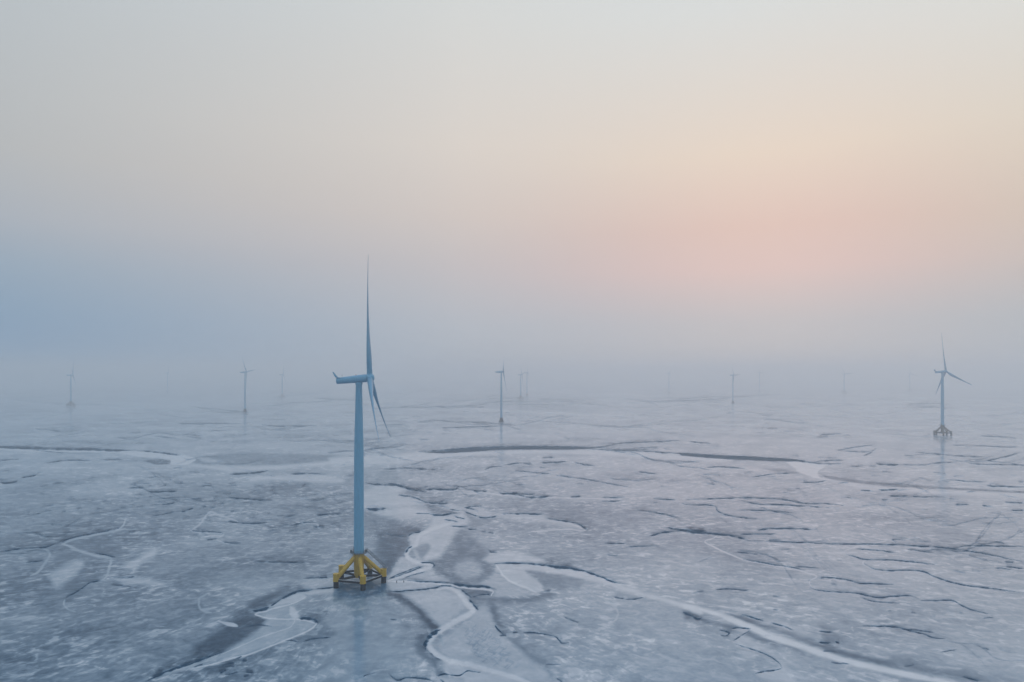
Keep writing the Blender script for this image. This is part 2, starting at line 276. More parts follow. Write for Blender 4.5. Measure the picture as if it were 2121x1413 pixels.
# BANKS: little cut banks facing the right-hand side of the drawn direction - grid, width px, points
BANKS = [
 ('2', 4.6, '480,468 700,450 850,441 1050,434 1250,433 1450,437 1640,442'), ('3', 3.8, '-30,476 150,487 270,495 400,498 620,512 760,525'), ('1', 5, '-300,426 0,434 300,443 600,451 850,461'),
 ('b', 3.2, '1185,42 1350,30 1550,35 1800,57 2000,78 2121,99'), ('5', 3.0, '1230,228 1290,235 1380,245 1480,262 1550,280 1620,305 1680,332 1760,352'),
 ('b', 2.0, '230,228 400,235 560,245 700,256'), ('b', 3.6, '700,256 850,274 1000,284 1080,284 1150,303 1210,325'),
 ('b', 2.2, '0,352 200,337 400,320 540,302 620,277 720,284 820,322'), ('b', 2.8, '820,322 880,362 920,392 940,412'), ('b', 3.4, '905,425 950,478 1000,528 1012,548'),
 ('b', 1.6, '940,410 990,395 1040,378 1110,378'), ('b', 4, '1105,378 1130,372 1130,392'),
 ('b', 8.5, '430,985 418,930 440,880 480,830 540,782 590,764'), ('b', 1.8, '610,1105 540,1070 450,992'),
 ('b', 2.4, '1190,715 1240,770 1290,820'), ('b', 1.8, '1250,830 1330,828'), ('b', 2, '1390,796 1440,796'),
 ('b', 1.9, '1490,808 1560,796 1640,799 1730,813 1860,842 1900,882 1940,914 2010,906'), ('b', 1.6, '45,655 125,659'),
 ('b', 2.2, '30,1250 90,1305 150,1320 230,1290 350,1295 450,1310 520,1342'), ('b', 3.4, '540,1277 620,1252 680,1260'), ('b', 1.7, '680,1260 800,1266 890,1216 960,1226 1040,1233'),
 ('b', 2.2, '590,1310 640,1345'), ('b', 1.3, '220,188 340,150 430,130'), ('b', 1.4, '30,205 160,145 300,90 380,70'), ('b', 1.5, '1760,1150 1850,1152 1930,1156'), ('b', 1.6, '1870,1300 1940,1342'),
 ('b', 1.5, '1740,345 1800,332'), ('b', 1.4, '1950,620 2040,665 2110,690'),
 ('a', 2.4, '0,218 100,237 220,237 320,267 430,292 500,267 575,246'), ('a', 3.6, '540,286 640,276 760,286 860,281 900,257'), ('a', 2, '430,292 540,310'),
 ('a', 3, '1060,300 1150,302 1215,306'), ('a', 3, '1340,322 1430,330 1520,330 1600,350 1640,367'), ('a', 2.2, '1640,367 1760,372 1910,356'), ('a', 2, '1480,318 1640,335 1750,340'),
 ('a', 2.4, '240,346 350,357 450,382 510,412 560,427'), ('a', 2.2, '560,427 680,438 800,433'), ('a', 5, '-120,495 0,495 60,489 100,491'), ('a', 3.2, '560,550 700,562 800,549 900,541'), ('a', 1.6, '430,548 560,550'),
 ('a', 2.6, '850,571 900,592 970,606'), ('a', 2.4, '750,616 830,626 880,636 890,652'), ('a', 2, '810,686 900,691 1000,698'), ('a', 1.6, '1010,722 1100,723'), ('a', 1.2, '1150,748 1200,752'), ('a', 1.4, '1230,758 1290,765'),
 ('a', 2, '960,486 1030,492 1090,512 1120,542'), ('a', 2.4, '1110,585 1200,592 1325,576'), ('a', 1.6, '980,482 1060,471 1170,463'), ('a', 1.8, '960,522 1030,552 1110,582'), ('a', 1.6, '800,500 870,512 920,520'),
 ('a', 1.5, '1380,556 1500,551'), ('a', 2.6, '1500,551 1650,549 1800,556 1840,551'), ('a', 2, '1870,601 1960,616 2060,631 2121,642'), ('2', 2, '1380,892 1470,916 1520,946 1530,962'),
 ('a', 3.4, '345,805 370,776 430,756 490,746'), ('a', 1.4, '80,766 200,791 345,801'), ('a', 3.2, '318,985 335,950 360,920 388,904'), ('a', 2.8, '480,1086 560,1087 615,1097 632,1122 612,1142'), ('a', 1.4, '130,1272 300,1210 440,1155 520,1125'), ('a', 1.5, '1210,940 1260,965 1330,980'),
 ('c', 2.2, '1330,323 1450,309 1560,300'), ('c', 4.2, '960,432 1080,371 1180,337 1330,323'), ('c', 2.5, '850,512 960,432'), ('c', 6, '650,560 700,552 750,540 830,520'),
 ('c', 5, '1160,641 1250,640 1320,652 1360,678 1368,705'), ('c', 2, '0,1107 120,1077 330,1010'), ('c', 2, '0,1182 60,1157 110,1141'), ('c', 2.2, '-500,1330 -300,1225 0,1107'),
 ('c', 2, '1010,892 1090,887 1170,907'), ('c', 1.8, '1210,897 1300,872 1400,860 1510,854'), ('c', 2.2, '470,1081 540,1056'), ('c', 2.4, '540,1105 590,1113'), ('c', 2, '310,1172 400,1137 500,1129'),
 ('c', 3, '290,1242 330,1222 360,1217'), ('c', 1.8, '340,1263 420,1252 500,1231'), ('c', 2, '570,1236 660,1239'), ('c', 1.8, '550,1286 620,1266'), ('c', 1.4, '340,1180 400,1172 465,1176'),
 ('c', 3, '1400,190 1440,191 1480,190'), ('c', 1.4, '1200,205 1330,195 1400,200'), ('c', 1.5, '560,735 700,718 860,730'), ('c', 1.6, '1880,1290 1880,1270 1985,1238'),
 ('4', 2.4, '0,150 100,132 270,121 350,96'), ('4', 1.8, '350,96 450,62 600,32 750,2'), ('4', 2, '580,152 650,167 718,182'), ('4', 2.2, '400,446 430,421 480,396 530,361 560,339 640,326'), ('4', 1.8, '160,215 240,207 280,202'),
 ('4', 1.6, '1185,6 1210,22 1350,27 1392,41'), ('4', 1.4, '1280,76 1350,66'), ('4', 1.6, '1380,91 1500,96'), ('4', 1.6, '700,311 780,309 840,301'), ('4', 1.4, '690,356 760,359 820,371'), ('4', 1.4, '1970,311 2040,311'), ('4', 1.4, '1600,212 1900,216'),
 ('4', 2.6, '900,960 1000,906 1100,871 1200,836 1330,796'),
 ('1', 2, '-300,428 0,436 300,444 600,451 850,461'), ('1', 2.8, '850,461 950,466 1130,489'), ('1', 2, '220,326 300,331 370,341'), ('1', 2, '1630,301 1750,309 1920,306'), ('1', 1.8, '1100,291 1300,294 1500,291'), ('1', 3, '1430,606 1520,601 1620,591 1670,584'),
 ('1', 2, '1800,606 1900,601 2030,606'), ('1', 2, '1250,682 1300,676 1320,674'), ('1', 2.4, '1420,751 1560,761 1700,769'), ('1', 2.4, '920,716 1100,711'), ('1', 2.2, '1000,796 1090,786'), ('1', 1.8, '800,692 900,689'), ('1', 2.5, '1130,840 1200,818'), ('1', 2, '940,870 1080,840'), ('1', 2, '1400,900 1560,912 1660,905'), ('1', 2, '1820,920 1900,905 1960,906'), ('1', 2, '1960,860 2121,850'),
 ('1', 1.6, '960,372 1020,376 1100,386'), ('1', 1.5, '190,450 420,475'), ('1', 1.8, '0,520 120,512'), ('1', 2, '280,540 400,520 560,520'), ('1', 1.6, '640,517 760,517'), ('1', 2, '0,588 60,586'), ('1', 3.2, '0,655 40,660 110,650'), ('1', 3, '130,630 230,610'),
 ('2', 1.8, '600,321 750,314 990,306'), ('2', 1.8, '170,446 270,441'), ('2', 2, '1560,441 1650,431 1740,413 1900,406 2100,396'), ('2', 2.2, '1680,453 1850,461 2000,471 2121,479'), ('2', 2.6, '150,661 250,671 330,666 400,686 460,701'), ('2', 1.8, '1140,749 1280,743'), ('2', 2.2, '1420,749 1490,743'), ('2', 2.2, '1620,751 1760,751'), ('2', 1.8, '1940,758 2080,766'),
 ('2', 1.8, '1020,551 1100,536 1190,546'), ('2', 2.2, '1240,536 1330,531 1400,526'), ('2', 1.5, '890,580 930,562 1000,560'), ('2', 1.5, '1080,585 1300,605'), ('2', 1.4, '1320,610 1560,645 1800,690'), ('2', 1.6, '260,575 420,568 600,580'), ('2', 1.6, '1440,530 1500,545 1580,555'), ('2', 1.6, '1840,590 1960,605'), ('2', 1.4, '1380,378 1420,390'), ('2', 1.6, '1820,828 1960,845 2100,878'), ('2', 1.8, '1620,775 1740,772'),
 ('3', 2.2, '700,522 820,536 900,541 1000,541'), ('3', 2, '830,528 930,518 1000,520'), ('3', 1.8, '0,766 200,758 400,753 520,756 650,766 750,786 900,791 1000,801'), ('3', 1.8, '360,771 470,791 620,796 800,806 910,816'), ('3', 1.8, '0,790 80,798 150,796 205,806 212,826 240,846 330,871 480,886'), ('3', 1.6, '330,831 500,831 620,839 700,851'), ('3', 1.8, '450,951 560,941 700,943 840,949'), ('3', 3, '-100,938 0,951 150,959'),
 ('3', 3.4, '1205,541 1260,545 1340,546'), ('3', 1.6, '1340,546 1500,549 1560,538 1700,531'), ('3', 1.8, '1780,541 1950,546 2121,549'), ('3', 1.5, '1560,595 1640,605'), ('3', 1.8, '1640,640 1900,656'), ('3', 2.4, '1880,676 2000,681 2121,686'), ('3', 2, '1105,706 1165,710'), ('3', 2.6, '1220,703 1340,701'), ('3', 1.8, '1280,741 1400,741'), ('3', 2, '1420,746 1550,746'), ('3', 3.2, '1695,796 1780,796'), ('3', 2.5, '1860,800 1920,808'),
 ('3', 1.8, '860,361 950,356'), ('3', 1.5, '810,379 900,373'), ('3', 1.5, '960,461 1060,440 1180,425'), ('3', 1.4, '990,463 1150,467 1210,445'), ('3', 1.6, '1120,495 1180,468'), ('3', 1.8, '1440,470 1700,490 1890,500'), ('3', 1.8, '1860,530 1990,500 2100,470'), ('3', 1.5, '30,402 170,415'), ('3', 1.4, '1660,425 1850,430 2060,440'), ('3', 1.6, '1850,368 2000,375 2080,385'), ('3', 1.4, '1410,195 1560,190 1660,200'), ('3', 1.4, '1400,170 1650,165'), ('3', 1.6, '1045,556 1100,562'), ('3', 1.6, '1160,555 1210,558'), ('3', 1.6, '150,564 240,560 380,570'), ('3', 1.6, '430,625 560,605 680,600'), ('3', 1.6, '740,655 840,655 890,645'), ('3', 1.8, '2000,780 2121,785'), ('3', 1.8, '2040,830 2121,832'), ('3', 2.2, '0,950 150,958'),
 ('6', 3.2, '0,13 150,31 300,46 420,81'), ('6', 2, '420,81 600,86 800,93 1000,101 1200,101 1400,109 1600,121 1750,141 1900,166 2121,216'), ('5', 2.6, '1910,52 1980,32 2050,22 2121,13'), ('6', 1.6, '350,48 400,38 580,38'), ('6', 1.6, '380,196 520,221 680,246 760,262'), ('6', 2, '790,362 830,386 950,399 1080,406 1200,431 1300,426 1400,421 1460,436'), ('6', 1.8, '1480,452 1600,451 1680,451 1730,481 1800,511 1900,536'), ('6', 1.8, '842,306 960,313 1040,326 1100,346 1200,346 1310,351'),
 ('6', 1.7, '1010,166 1080,181 1140,196 1300,199 1420,211 1580,231'), ('6', 2, '1130,225 1220,263 1400,263 1500,271 1560,301 1640,331 1780,361 1950,381 2121,406'), ('6', 1.5, '1080,131 1200,139 1330,156'), ('6', 1.5, '1400,136 1560,156'), ('6', 1.5, '470,16 560,6 700,6 830,9'), ('6', 2.2, '1100,611 1200,609 1320,616 1420,641 1500,661 1560,686 1630,693'), ('6', 1.8, '1400,631 1560,651'), ('6', 2.4, '370,536 430,556 500,579'), ('6', 2.6, '850,643 930,651'), ('6', 3, '850,711 920,716'), ('6', 3, '950,708 975,716'), ('6', 1.5, '870,768 960,775'),
 ('6', 2.2, '300,625 360,621 418,626'), ('6', 1.6, '330,724 400,746 500,781 560,811 600,841 622,872'), ('6', 2, '455,906 500,893 560,886 620,874'), ('6', 1.6, '318,702 350,681 400,646 412,632'), ('6', 1.8, '2000,211 2060,216'), ('6', 1.5, '2000,241 2121,256'), ('6', 1.6, '1650,129 1700,126 1800,111 2121,119'), ('6', 1.5, '1300,75 1370,72'), ('6', 1.6, '1940,85 2000,100'), ('6', 2.2, '1740,925 1850,955'), ('6', 3, '0,522 40,540 100,565 120,560'), ('6', 1.8, '550,590 640,615 690,640'), ('6', 1.4, '210,385 270,380 420,388'), ('6', 1.5, '700,240 840,250'),
 ('6', 2, '225,635 290,650 270,672 230,665'), ('6', 1.5, '1700,760 1640,770 1600,775'), ('6', 1.6, '1380,865 1440,855'), ('6', 1.4, '330,150 470,165'), ('6', 1.3, '1100,430 1180,455 1340,470'),
 ('5', 1.6, '1695,432 1760,440'), ('5', 1.6, '1770,444 1820,442 1880,432'), ('5', 1.5, '1770,120 1850,115 1980,112'), ('5', 1.8, '920,150 970,155'), ('5', 1.3, '1640,95 1760,100'),
]

def smooth(p, n=6):
    """Catmull-Rom through the traced points"""
    if len(p) < 3: 
        return np.array([p[0] + (p[-1] - p[0]) * t for t in np.linspace(0, 1, 5)])
    q = np.vstack([2 * p[0] - p[1], p, 2 * p[-1] - p[-2]])
    o = []
    for i in range(1, len(q) - 2):
        a, b, c_, d = q[i - 1], q[i], q[i + 1], q[i + 2]
        for t in np.linspace(0, 1, n, endpoint=False):
            o.append(.5 * (2 * b + (c_ - a) * t + (2 * a - 5 * b + 4 * c_ - d) * t * t + (3 * b - a - 3 * c_ + d) * t ** 3))
    o.append(q[-2])
    return np.array(o)

# gradient noise on arrays
def perlin(x, y, seed=0):
    rs = np.random.RandomState(seed)
    perm = rs.permutation(4096)
    ang = rs.rand(4096) * 2 * np.pi
    gx, gy = np.cos(ang), np.sin(ang)
    xi, yi = np.floor(x).astype(np.int64), np.floor(y).astype(np.int64)
    xf, yf = x - xi, y - yi
    u, v = xf ** 3 * (xf * (xf * 6 - 15) + 10), yf ** 3 * (yf * (yf * 6 - 15) + 10)
    def g(ix, iy, dx, dy):
        h = perm[(perm[ix & 4095] + iy) & 4095]
        return gx[h] * dx + gy[h] * dy
    a = g(xi, yi, xf, yf); b = g(xi + 1, yi, xf - 1, yf)
    c_ = g(xi, yi + 1, xf, yf - 1); d = g(xi + 1, yi + 1, xf - 1, yf - 1)
    return (a + (b - a) * u) * (1 - v) + (c_ + (d - c_) * u) * v
def fbm(x, y, oct_=4, seed=0, gain=.5):
    s, a = 0, 1.0
    for i in range(oct_):
        s = s + a * perlin(x * 2 ** i + 17.3 * i, y * 2 ** i - 9.1 * i, seed + i); a *= gain
    return s
def sstep(a, b, x):
    t = np.clip((x - a) / (b - a), 0, 1); return t * t * (3 - 2 * t)

TURBINE_XY = (-67.3, 300.1)

def build_ground():
    # rows and columns follow lines of equal sight, so the mesh is finest near the drone
    PXC = np.arange(-560, 2690, 1.55)
    d_near, d_far = 186.0, 9400.0
    ys = np.concatenate([np.arange(HORY + FPX * CAM_H / d_near, HORY + 60, -1.2),
                         np.arange(HORY + 59.5, HORY + FPX * CAM_H / d_far, -.6)])
    PYR = ys
    nr, nc = len(PYR), len(PXC)
    D = FPX * CAM_H / (PYR - HORY)
    X = (PXC[None, :] - PW / 2) / FPX * D[:, None]
    Y = np.repeat(D[:, None], nc, 1)
    GX, GY = np.meshgrid(PXC, PYR)
    # slight wobble so traced outlines look eroded, not drawn
    k = np.clip((GY - HORY) / 430, .08, 1.2)
    wx = 2.2 * k * fbm(X / 9, Y / 9, 3, 50) + .8 * k * perlin(X / 2.6, Y / 2.6, 61)
    wy = 1.0 * k * fbm(X / 9, Y / 9, 3, 80) + .35 * k * perlin(X / 2.6, Y / 2.6, 62)
    QX, QY = GX + wx, GY + wy

    FR = fbm(X / 5, Y / 5, 3, 70) + .8 * fbm(X / 24, Y / 24, 2, 73)
    BN = fbm(GX / 16, GY / 6, 3, 90)
    silt = .47 + .22 * fbm(X / 70, Y / 70, 4, 3) + .16 * fbm(X / 300, Y / 300, 3, 9)
    silt = silt + .14 * sstep(-150, 500, X * 300 / np.maximum(Y, 1)) + .03
    silt = silt + .02 * sstep(330, 620, Y) + .12 * sstep(330, 600, Y) * fbm(X / 22, Y / 45, 4, 130)
    silt = silt - .11 * sstep(950, 350, GX) * sstep(960, 1200, GY) - .05 * sstep(1250, 1420, GY)
    calm = np.zeros_like(X)
    bank = np.zeros_like(X)
    z = .05 * fbm(X / 30, Y / 30, 3, 21) + .12 * fbm(X / 160, Y / 160, 2, 25)

    def window(p, m):
        x0, y0 = p.min(0) - m; x1, y1 = p.max(0) + m
        c0, c1 = np.searchsorted(PXC, [x0, x1])
        r = np.nonzero((PYR >= y0) & (PYR <= y1))[0]
        if len(r) == 0 or c1 <= c0: return None
        return slice(r[0], r[-1] + 1), slice(c0, c1)

    def seg_dist(p, x, y, closed=False):
        best = np.full(x.shape, 1e9); sgn = np.ones(x.shape); tt = np.zeros(x.shape)
        n = len(p)
        L = np.concatenate([[0], np.cumsum(np.hypot(*(p[1:] - p[:-1]).T))]); tot = max(L[-1], 1e-6)
        for i in range(n if closed else n - 1):
            a, b = p[i], p[(i + 1) % n]
            e = b - a; l2 = e @ e
            if l2 < 1e-9: continue
            t = np.clip(((x - a[0]) * e[0] + (y - a[1]) * e[1]) / l2, 0, 1)
            dx, dy = x - a[0] - t * e[0], y - a[1] - t * e[1]
            d = dx * dx + dy * dy
            u = d < best
            best[u] = d[u]
            if not closed:
                sgn[u] = np.where(e[0] * dy - e[1] * dx >= 0, 1, -1)[u]
                tt[u] = ((L[i] + t * math.sqrt(l2)) / tot)[u]
        return np.sqrt(best), sgn, tt

    def inside(p, x, y):
        r = np.zeros(x.shape, bool); j = len(p) - 1
        for i in range(len(p)):
            xi, yi = p[i]; xj, yj = p[j]
            if yi != yj:
                r ^= ((yi > y) != (yj > y)) & (x < (xj - xi) * (y - yi) / (yj - yi) + xi)
            j = i
        return r

    for g, val, feather, op, s in AREAS:
        if feather > 2.6: feather = feather * 1.7 + 1
        p = P(g, s)
        pc = np.vstack([p[-1:], p, p[:1]])
        p = smooth(pc, 4)[4:-5] if len(p) > 3 else p
        wd = window(p, feather + 8)
        if wd is None: continue
        x, y = QX[wd], QY[wd]
        d, _, _ = seg_dist(p, x, y, True)
        d = np.where(inside(p, x, y), d, -d)
        a = op * sstep(-feather * .5, feather * .5, d + feather * .10 * FR[wd])
        tone = val - (.075 * np.clip(.2 + 1.6 * BN[wd], 0, 1) * np.sin(d * .62 + 1.8 * FR[wd]) * np.exp(-np.maximum(d, 0) / 16) if val > .53 and feather > 8 else 0)
        silt[wd] = silt[wd] * (1 - a) + a * tone
        calm[wd] = np.maximum(calm[wd], a * (1 if val > .4 else .75))
        if val < .05: bank[wd] = np.maximum(bank[wd], .85 * a)
    for g, wpx, val, s in FILMS:
        p = smooth(P(g, s))
        wd = window(p, wpx + 6)
        if wd is None: continue
        d, _, t = seg_dist(p, QX[wd], QY[wd])
        ww = wpx * .5 * (.35 + .65 * sstep(0, .12, t) * sstep(1, .88, t))
        a = .92 * (1 - sstep(ww * .45, ww * 1.4 + .6, d))
        silt[wd] = silt[wd] * (1 - a) + a * val
        calm[wd] = np.maximum(calm[wd], a)
        z[wd] -= .04 * a

    def put_bank(p, wpx, strength=1.0, geo=1.0):
        wd = window(p, wpx * 5 + 6)
        if wd is None: return
        d, sg, t = seg_dist(p, QX[wd], QY[wd])
        taper = .25 + .75 * sstep(0, .18, t) * sstep(1, .8, t)
        ww = wpx * taper * np.clip(.85 + .75 * BN[wd], .3, 1.5)
        s_ = d * sg
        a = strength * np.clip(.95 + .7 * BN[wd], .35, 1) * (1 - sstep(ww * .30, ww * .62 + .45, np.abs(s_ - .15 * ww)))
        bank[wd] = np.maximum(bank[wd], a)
        # soft darker, wetter mud on the high side of a cut
        lip = .17 * strength * np.exp(-np.abs(s_ + ww) / (1.6 * ww + .5)) * (s_ < 0) * sstep(0, .1, t) * sstep(1, .9, t)
        silt[wd] -= lip * (1 - calm[wd])
        dep = np.minimum(.55 * ww * Y[wd] / FPX, 1.1 if wpx < 5 else 2.2) * geo
        prof = sstep(-.6, .9, s_) * np.exp(-np.maximum(s_, 0) / (2.0 * wpx)) * sstep(0, .1, t) * sstep(1, .9, t)
        z[wd] -= dep * prof
    for g, wpx, s in BANKS:
        p = smooth(P(g, s)); k_ = (p[:, 1].mean() - HORY) / 430
        put_bank(p, wpx * min(1, .62 + .4 * k_), 1.0, .45 if np.ptp(p[:, 0]) < 34 else 1.0)

    # many small unnamed rills over the rest of the flats
    rs = random.Random(11)
    def rill(px, py, L, a, wpx, st, depth):
        k = (py - HORY) / 430
        n = max(4, int(L / 6)); a0 = a; pts = [(px, py)]
        for q in range(n):
            a += rs.gauss(0, .22) * min(1, k * 1.5 + .08); a = a0 + (a - a0) * .82
            px += L / n; py += math.tan(max(-1.1, min(1.1, a))) * L / n * .8
            pts.append((px, py))
            if depth and rs.random() < .09:
                f = rs.choice((-1, 1))
                rill(px, py, L * rs.uniform(.2, .6), a + f * rs.uniform(.05, .35) * min(1, k * 1.8 + .1), wpx * .75, st * .85, depth - 1)
        put_bank(smooth(np.array(pts), 3), wpx, st, .6)
    for i in range(210):
        py = HORY + 50 + 560 * rs.random() ** 2.1
        px = rs.uniform(-540, 2600)
        k = (py - HORY) / 430
        if 520 < px < 1250 and py > 1110: continue
        if py > 1150 and rs.random() < .4: continue
        rill(px, py, rs.choice((30, 60, 110, 190)) * rs.uniform(.7, 1.4), rs.gauss(.07 if px > 1060 else -.07, .10) * min(1, k * 2 + .1),
             rs.uniform(.9, 2.2) * min(1, .5 + .7 * k), rs.choice((.2, .35, .5, .8)), 2)
    # clusters of small dark scour marks
    for x0, x1, y0, y1, cnt in ((-200, 760, 950, 1110, 190), (250, 560, 1000, 1080, 60), (1250, 2400, 840, 1060, 170), (760, 1300, 850, 1010, 80), (1500, 2400, 1080, 1350, 60)):
        for i in range(cnt):
            px, py = rs.uniform(x0, x1), rs.uniform(y0, y1); k = (py - HORY) / 430
            L = rs.uniform(5, 26); sl = rs.gauss(-.12 if px < 760 else .06, .12) * min(1, k + .2)
            p = np.array([[px, py], [px + L * .4, py + sl * L * .4 - rs.uniform(0, 1.6)], [px + L, py + sl * L]])
            put_bank(smooth(p, 3), rs.uniform(.9, 2.3) * min(1, .5 + .6 * k), rs.uniform(.2, .7), .4)
    # criss-cross ripple marks on the silt bar below the meander
    zone = P('b', '850,740 1000,690 1180,800 1300,960 1460,1170 1300,1190 1000,1070 870,960')
    for i in range(300):
        q = np.array([[rs.uniform(zone[:, 0].min(), zone[:, 0].max()), rs.uniform(zone[:, 1].min(), zone[:, 1].max())]])
        if not inside(zone, q[:, 0], q[:, 1])[0]: continue
        an = rs.gauss(.42, .08) if rs.random() < .5 else rs.gauss(-.75, .12)
        L = rs.uniform(3, 9); e = np.array([math.cos(an), math.sin(an)]) * L
        put_bank(np.vstack([q - e, q + [[.3, .2]], q + e]), rs.uniform(.8, 1.3), rs.uniform(.15, .42), .35)

    silt += calm * (.13 * fbm(X / 16, Y / 16, 3, 33) + .07 * fbm(X / 4, Y / 4, 2, 35)) * (silt > .4)

    edge = sstep(-560, -480, GX) * sstep(2690, 2610, GX) * sstep(D[0], D[0] + 8, Y)
    z *= edge
    verts = np.stack([X.ravel(), Y.ravel(), z.ravel()], 1)
    idx = np.arange(nr * nc).reshape(nr, nc)
    q = np.stack([idx[:-1, :-1], idx[:-1, 1:], idx[1:, 1:], idx[1:, :-1]], -1).reshape(-1, 4)
    tl, tr = (PXC[0] - PW / 2) / FPX, (PXC[-1] - PW / 2) / FPX
    BX, BY = 12300.0, -3400.0
    dn, df = D[0], D[-1]
    ext = np.array([[tl * dn, dn, 0], [tl * df, df, 0], [-BX, df, 0], [-BX, dn, 0],
                    [tr * dn, dn, 0], [tr * df, df, 0], [BX, df, 0], [BX, dn, 0],
                    [-BX, BY, 0], [BX, BY, 0]])
    nb = len(verts)
    verts = np.vstack([verts, ext])
    q = np.vstack([q, nb + np.array([[0, 1, 2, 3], [4, 7, 6, 5]])])
    near = [nb + 8, nb + 9, nb + 7, nb + 4, nb + 0, nb + 3]
    me = bpy.data.meshes.new('mud_flat')
    nq = len(q)
    me.vertices.add(len(verts)); me.vertices.foreach_set('co', verts.ravel())
    loops = np.concatenate([q.ravel(), np.array(near)]).astype(np.int32)
    me.loops.add(len(loops)); me.loops.foreach_set('vertex_index', loops)
    me.polygons.add(nq + 1)
    me.polygons.foreach_set('loop_start', np.concatenate([np.arange(nq) * 4, [nq * 4]]).astype(np.int32))
    me.polygons.foreach_set('use_smooth', np.ones(nq + 1, bool))
    me.update(calc_edges=True)
    for nm, arr, fill in (('silt', silt, .46), ('calm', calm, 0.), ('bank', bank, 0.)):
        at = me.attributes.new(nm, 'FLOAT', 'POINT')
        at.data.foreach_set('value', np.concatenate([np.clip(arr, -.2, 1.1).ravel(), np.full(len(ext), fill)]).astype(np.float32))
    # coordinates that fan out from the turbine: drying patches are drawn out along the run-off
    vx, vy = verts[:, 0] - TURBINE_XY[0], verts[:, 1] - (TURBINE_XY[1] + 60)
    rr = np.hypot(vx, vy) + 20
    th = np.arctan2(vy, vx)
    fl = np.stack([np.log(rr / 20) * 1.0, th, np.zeros_like(th)], 1)
    at = me.attributes.new('flow', 'FLOAT_VECTOR', 'POINT')
    at.data.foreach_set('vector', fl.astype(np.float32).ravel())
    ob = bpy.data.objects.new('mud_flat', me)
    COL.objects.link(ob)
    prop(ob, kind='structure')
    me.materials.append(mud_material())
    return ob

def mud_material():
    m = bpy.data.materials.new('wet_mud'); m.use_nodes = True
    t = NT(m.node_tree); m.node_tree.nodes.clear()
    att = lambda nm: t.n('ShaderNodeAttribute', attribute_name=nm)
    silt, calm, bank = att('silt').outputs['Fac'], att('calm').outputs['Fac'], att('bank').outputs['Fac']
    flow = att('flow').outputs['Vector']
    co = t.n('ShaderNodeTexCoord').outputs['Object']
    def mapped(vec, sc, rot=0.0):
        x = t.n('ShaderNodeMapping'); t.link(vec, x.inputs[0])
        x.inputs['Scale'].default_value = sc; x.inputs['Rotation'].default_value = (0, 0, rot)
        return x.outputs[0]
    # patches of standing film, a few metres across, drawn out along the run-off
    n_flow = t.noise(mapped(flow, (9, 26, 1)), 1.6, 4, .6, .6)
    n_big = t.noise(co, 1 / 34, 3, .55, .8)
    n_mid = t.noise(co, 1 / 7.5, 4, .62, .7)
    n_fine = t.noise(co, 1 / 1.7, 3, .6, .3)
    n_thin = t.noise(mapped(co, (1, 1.15, 1), .2), 1 / 5.2, 2, .5, .9)
    patches = t.maprange(t.math('ADD', t.math('MULTIPLY', n_flow, .5), t.math('MULTIPLY', n_mid, .5)), .46, .63)
    patches = t.math('MULTIPLY', patches, t.maprange(n_big, .38, .62, .25, 1.0))
    flakes = t.math('MULTIPLY', t.maprange(t.math('ADD', t.math('MULTIPLY', n_flow, .35), t.math('MULTIPLY', n_thin, .65)), .545, .60), t.maprange(n_big, .36, .60, .15, 1.0))
    rough_amt = t.math('SUBTRACT', 1.0, t.math('MULTIPLY', calm, .78))
    var = t.math('MULTIPLY', t.math('SUBTRACT', patches, .32), .27)
    var = t.math('ADD', var, t.math('MULTIPLY', t.math('SUBTRACT', n_thin, .5), .44))
    var = t.math('ADD', var, t.math('MULTIPLY', t.math('SUBTRACT', n_fine, .5), .24))
    var = t.math('ADD', var, t.math('MULTIPLY', t.math('SUBTRACT', flakes, .15), .20))
    s = t.math('ADD', silt, t.math('MULTIPLY', var, rough_amt))
    s = t.math('ADD', s, t.math('MULTIPLY', t.math('SUBTRACT', n_mid, .5), .12))
    s = t.math('MINIMUM', t.math('MAXIMUM', s, 0.0), 1.0)
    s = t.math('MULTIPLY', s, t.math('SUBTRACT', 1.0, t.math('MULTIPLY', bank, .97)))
    col = t.ramp(s, [(0.0, (.018, .055, .098)), (.20, (.088, .158, .225)), (.44, (.235, .322, .398)), (.75, (.455, .505, .555)), (1.0, (.64, .665, .69))])
    rgh = t.ramp(s, [(0.0, (.13,) * 3), (.3, (.15,) * 3), (.6, (.16,) * 3), (1.0, (.12,) * 3)])
    rgh = t.mix(bank, rgh, (.55, .55, .55, 1))
    b = t.n('ShaderNodeBump'); b.inputs['Strength'].default_value = .14
    b.inputs['Distance'].default_value = .05
    t.link(t.math('MULTIPLY', t.math('ADD', n_fine, t.math('MULTIPLY', n_thin, .8)), t.math('SUBTRACT', 1.0, t.math('MULTIPLY', calm, .97))), b.inputs['Height'])
    bs = t.n('ShaderNodeBsdfPrincipled')
    t.link(col, bs.inputs['Base Color']); t.link(rgh, bs.inputs['Roughness']); t.link(b.outputs[0], bs.inputs['Normal'])
    bs.inputs['IOR'].default_value = 1.40
    bs.inputs['Specular Tint'].default_value = (.80, .92, 1.0, 1)
    t.put(bs.inputs['Specular IOR Level'], t.math('MULTIPLY', t.maprange(s, .05, .45, .25, .85, False), t.math('SUBTRACT', 1.0, t.math('MULTIPLY', bank, .8))))
    df = t.n('ShaderNodeBsdfDiffuse'); t.link(col, df.inputs['Color']); t.link(b.outputs[0], df.inputs['Normal'])
    ms = t.n('ShaderNodeMixShader')
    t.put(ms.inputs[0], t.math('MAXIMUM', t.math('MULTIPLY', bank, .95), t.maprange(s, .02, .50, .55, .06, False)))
    t.link(bs.outputs[0], ms.inputs[1]); t.link(df.outputs[0], ms.inputs[2])
    o = t.n('ShaderNodeOutputMaterial'); t.link(ms.outputs[0], o.inputs[0])
    return m

build_ground()

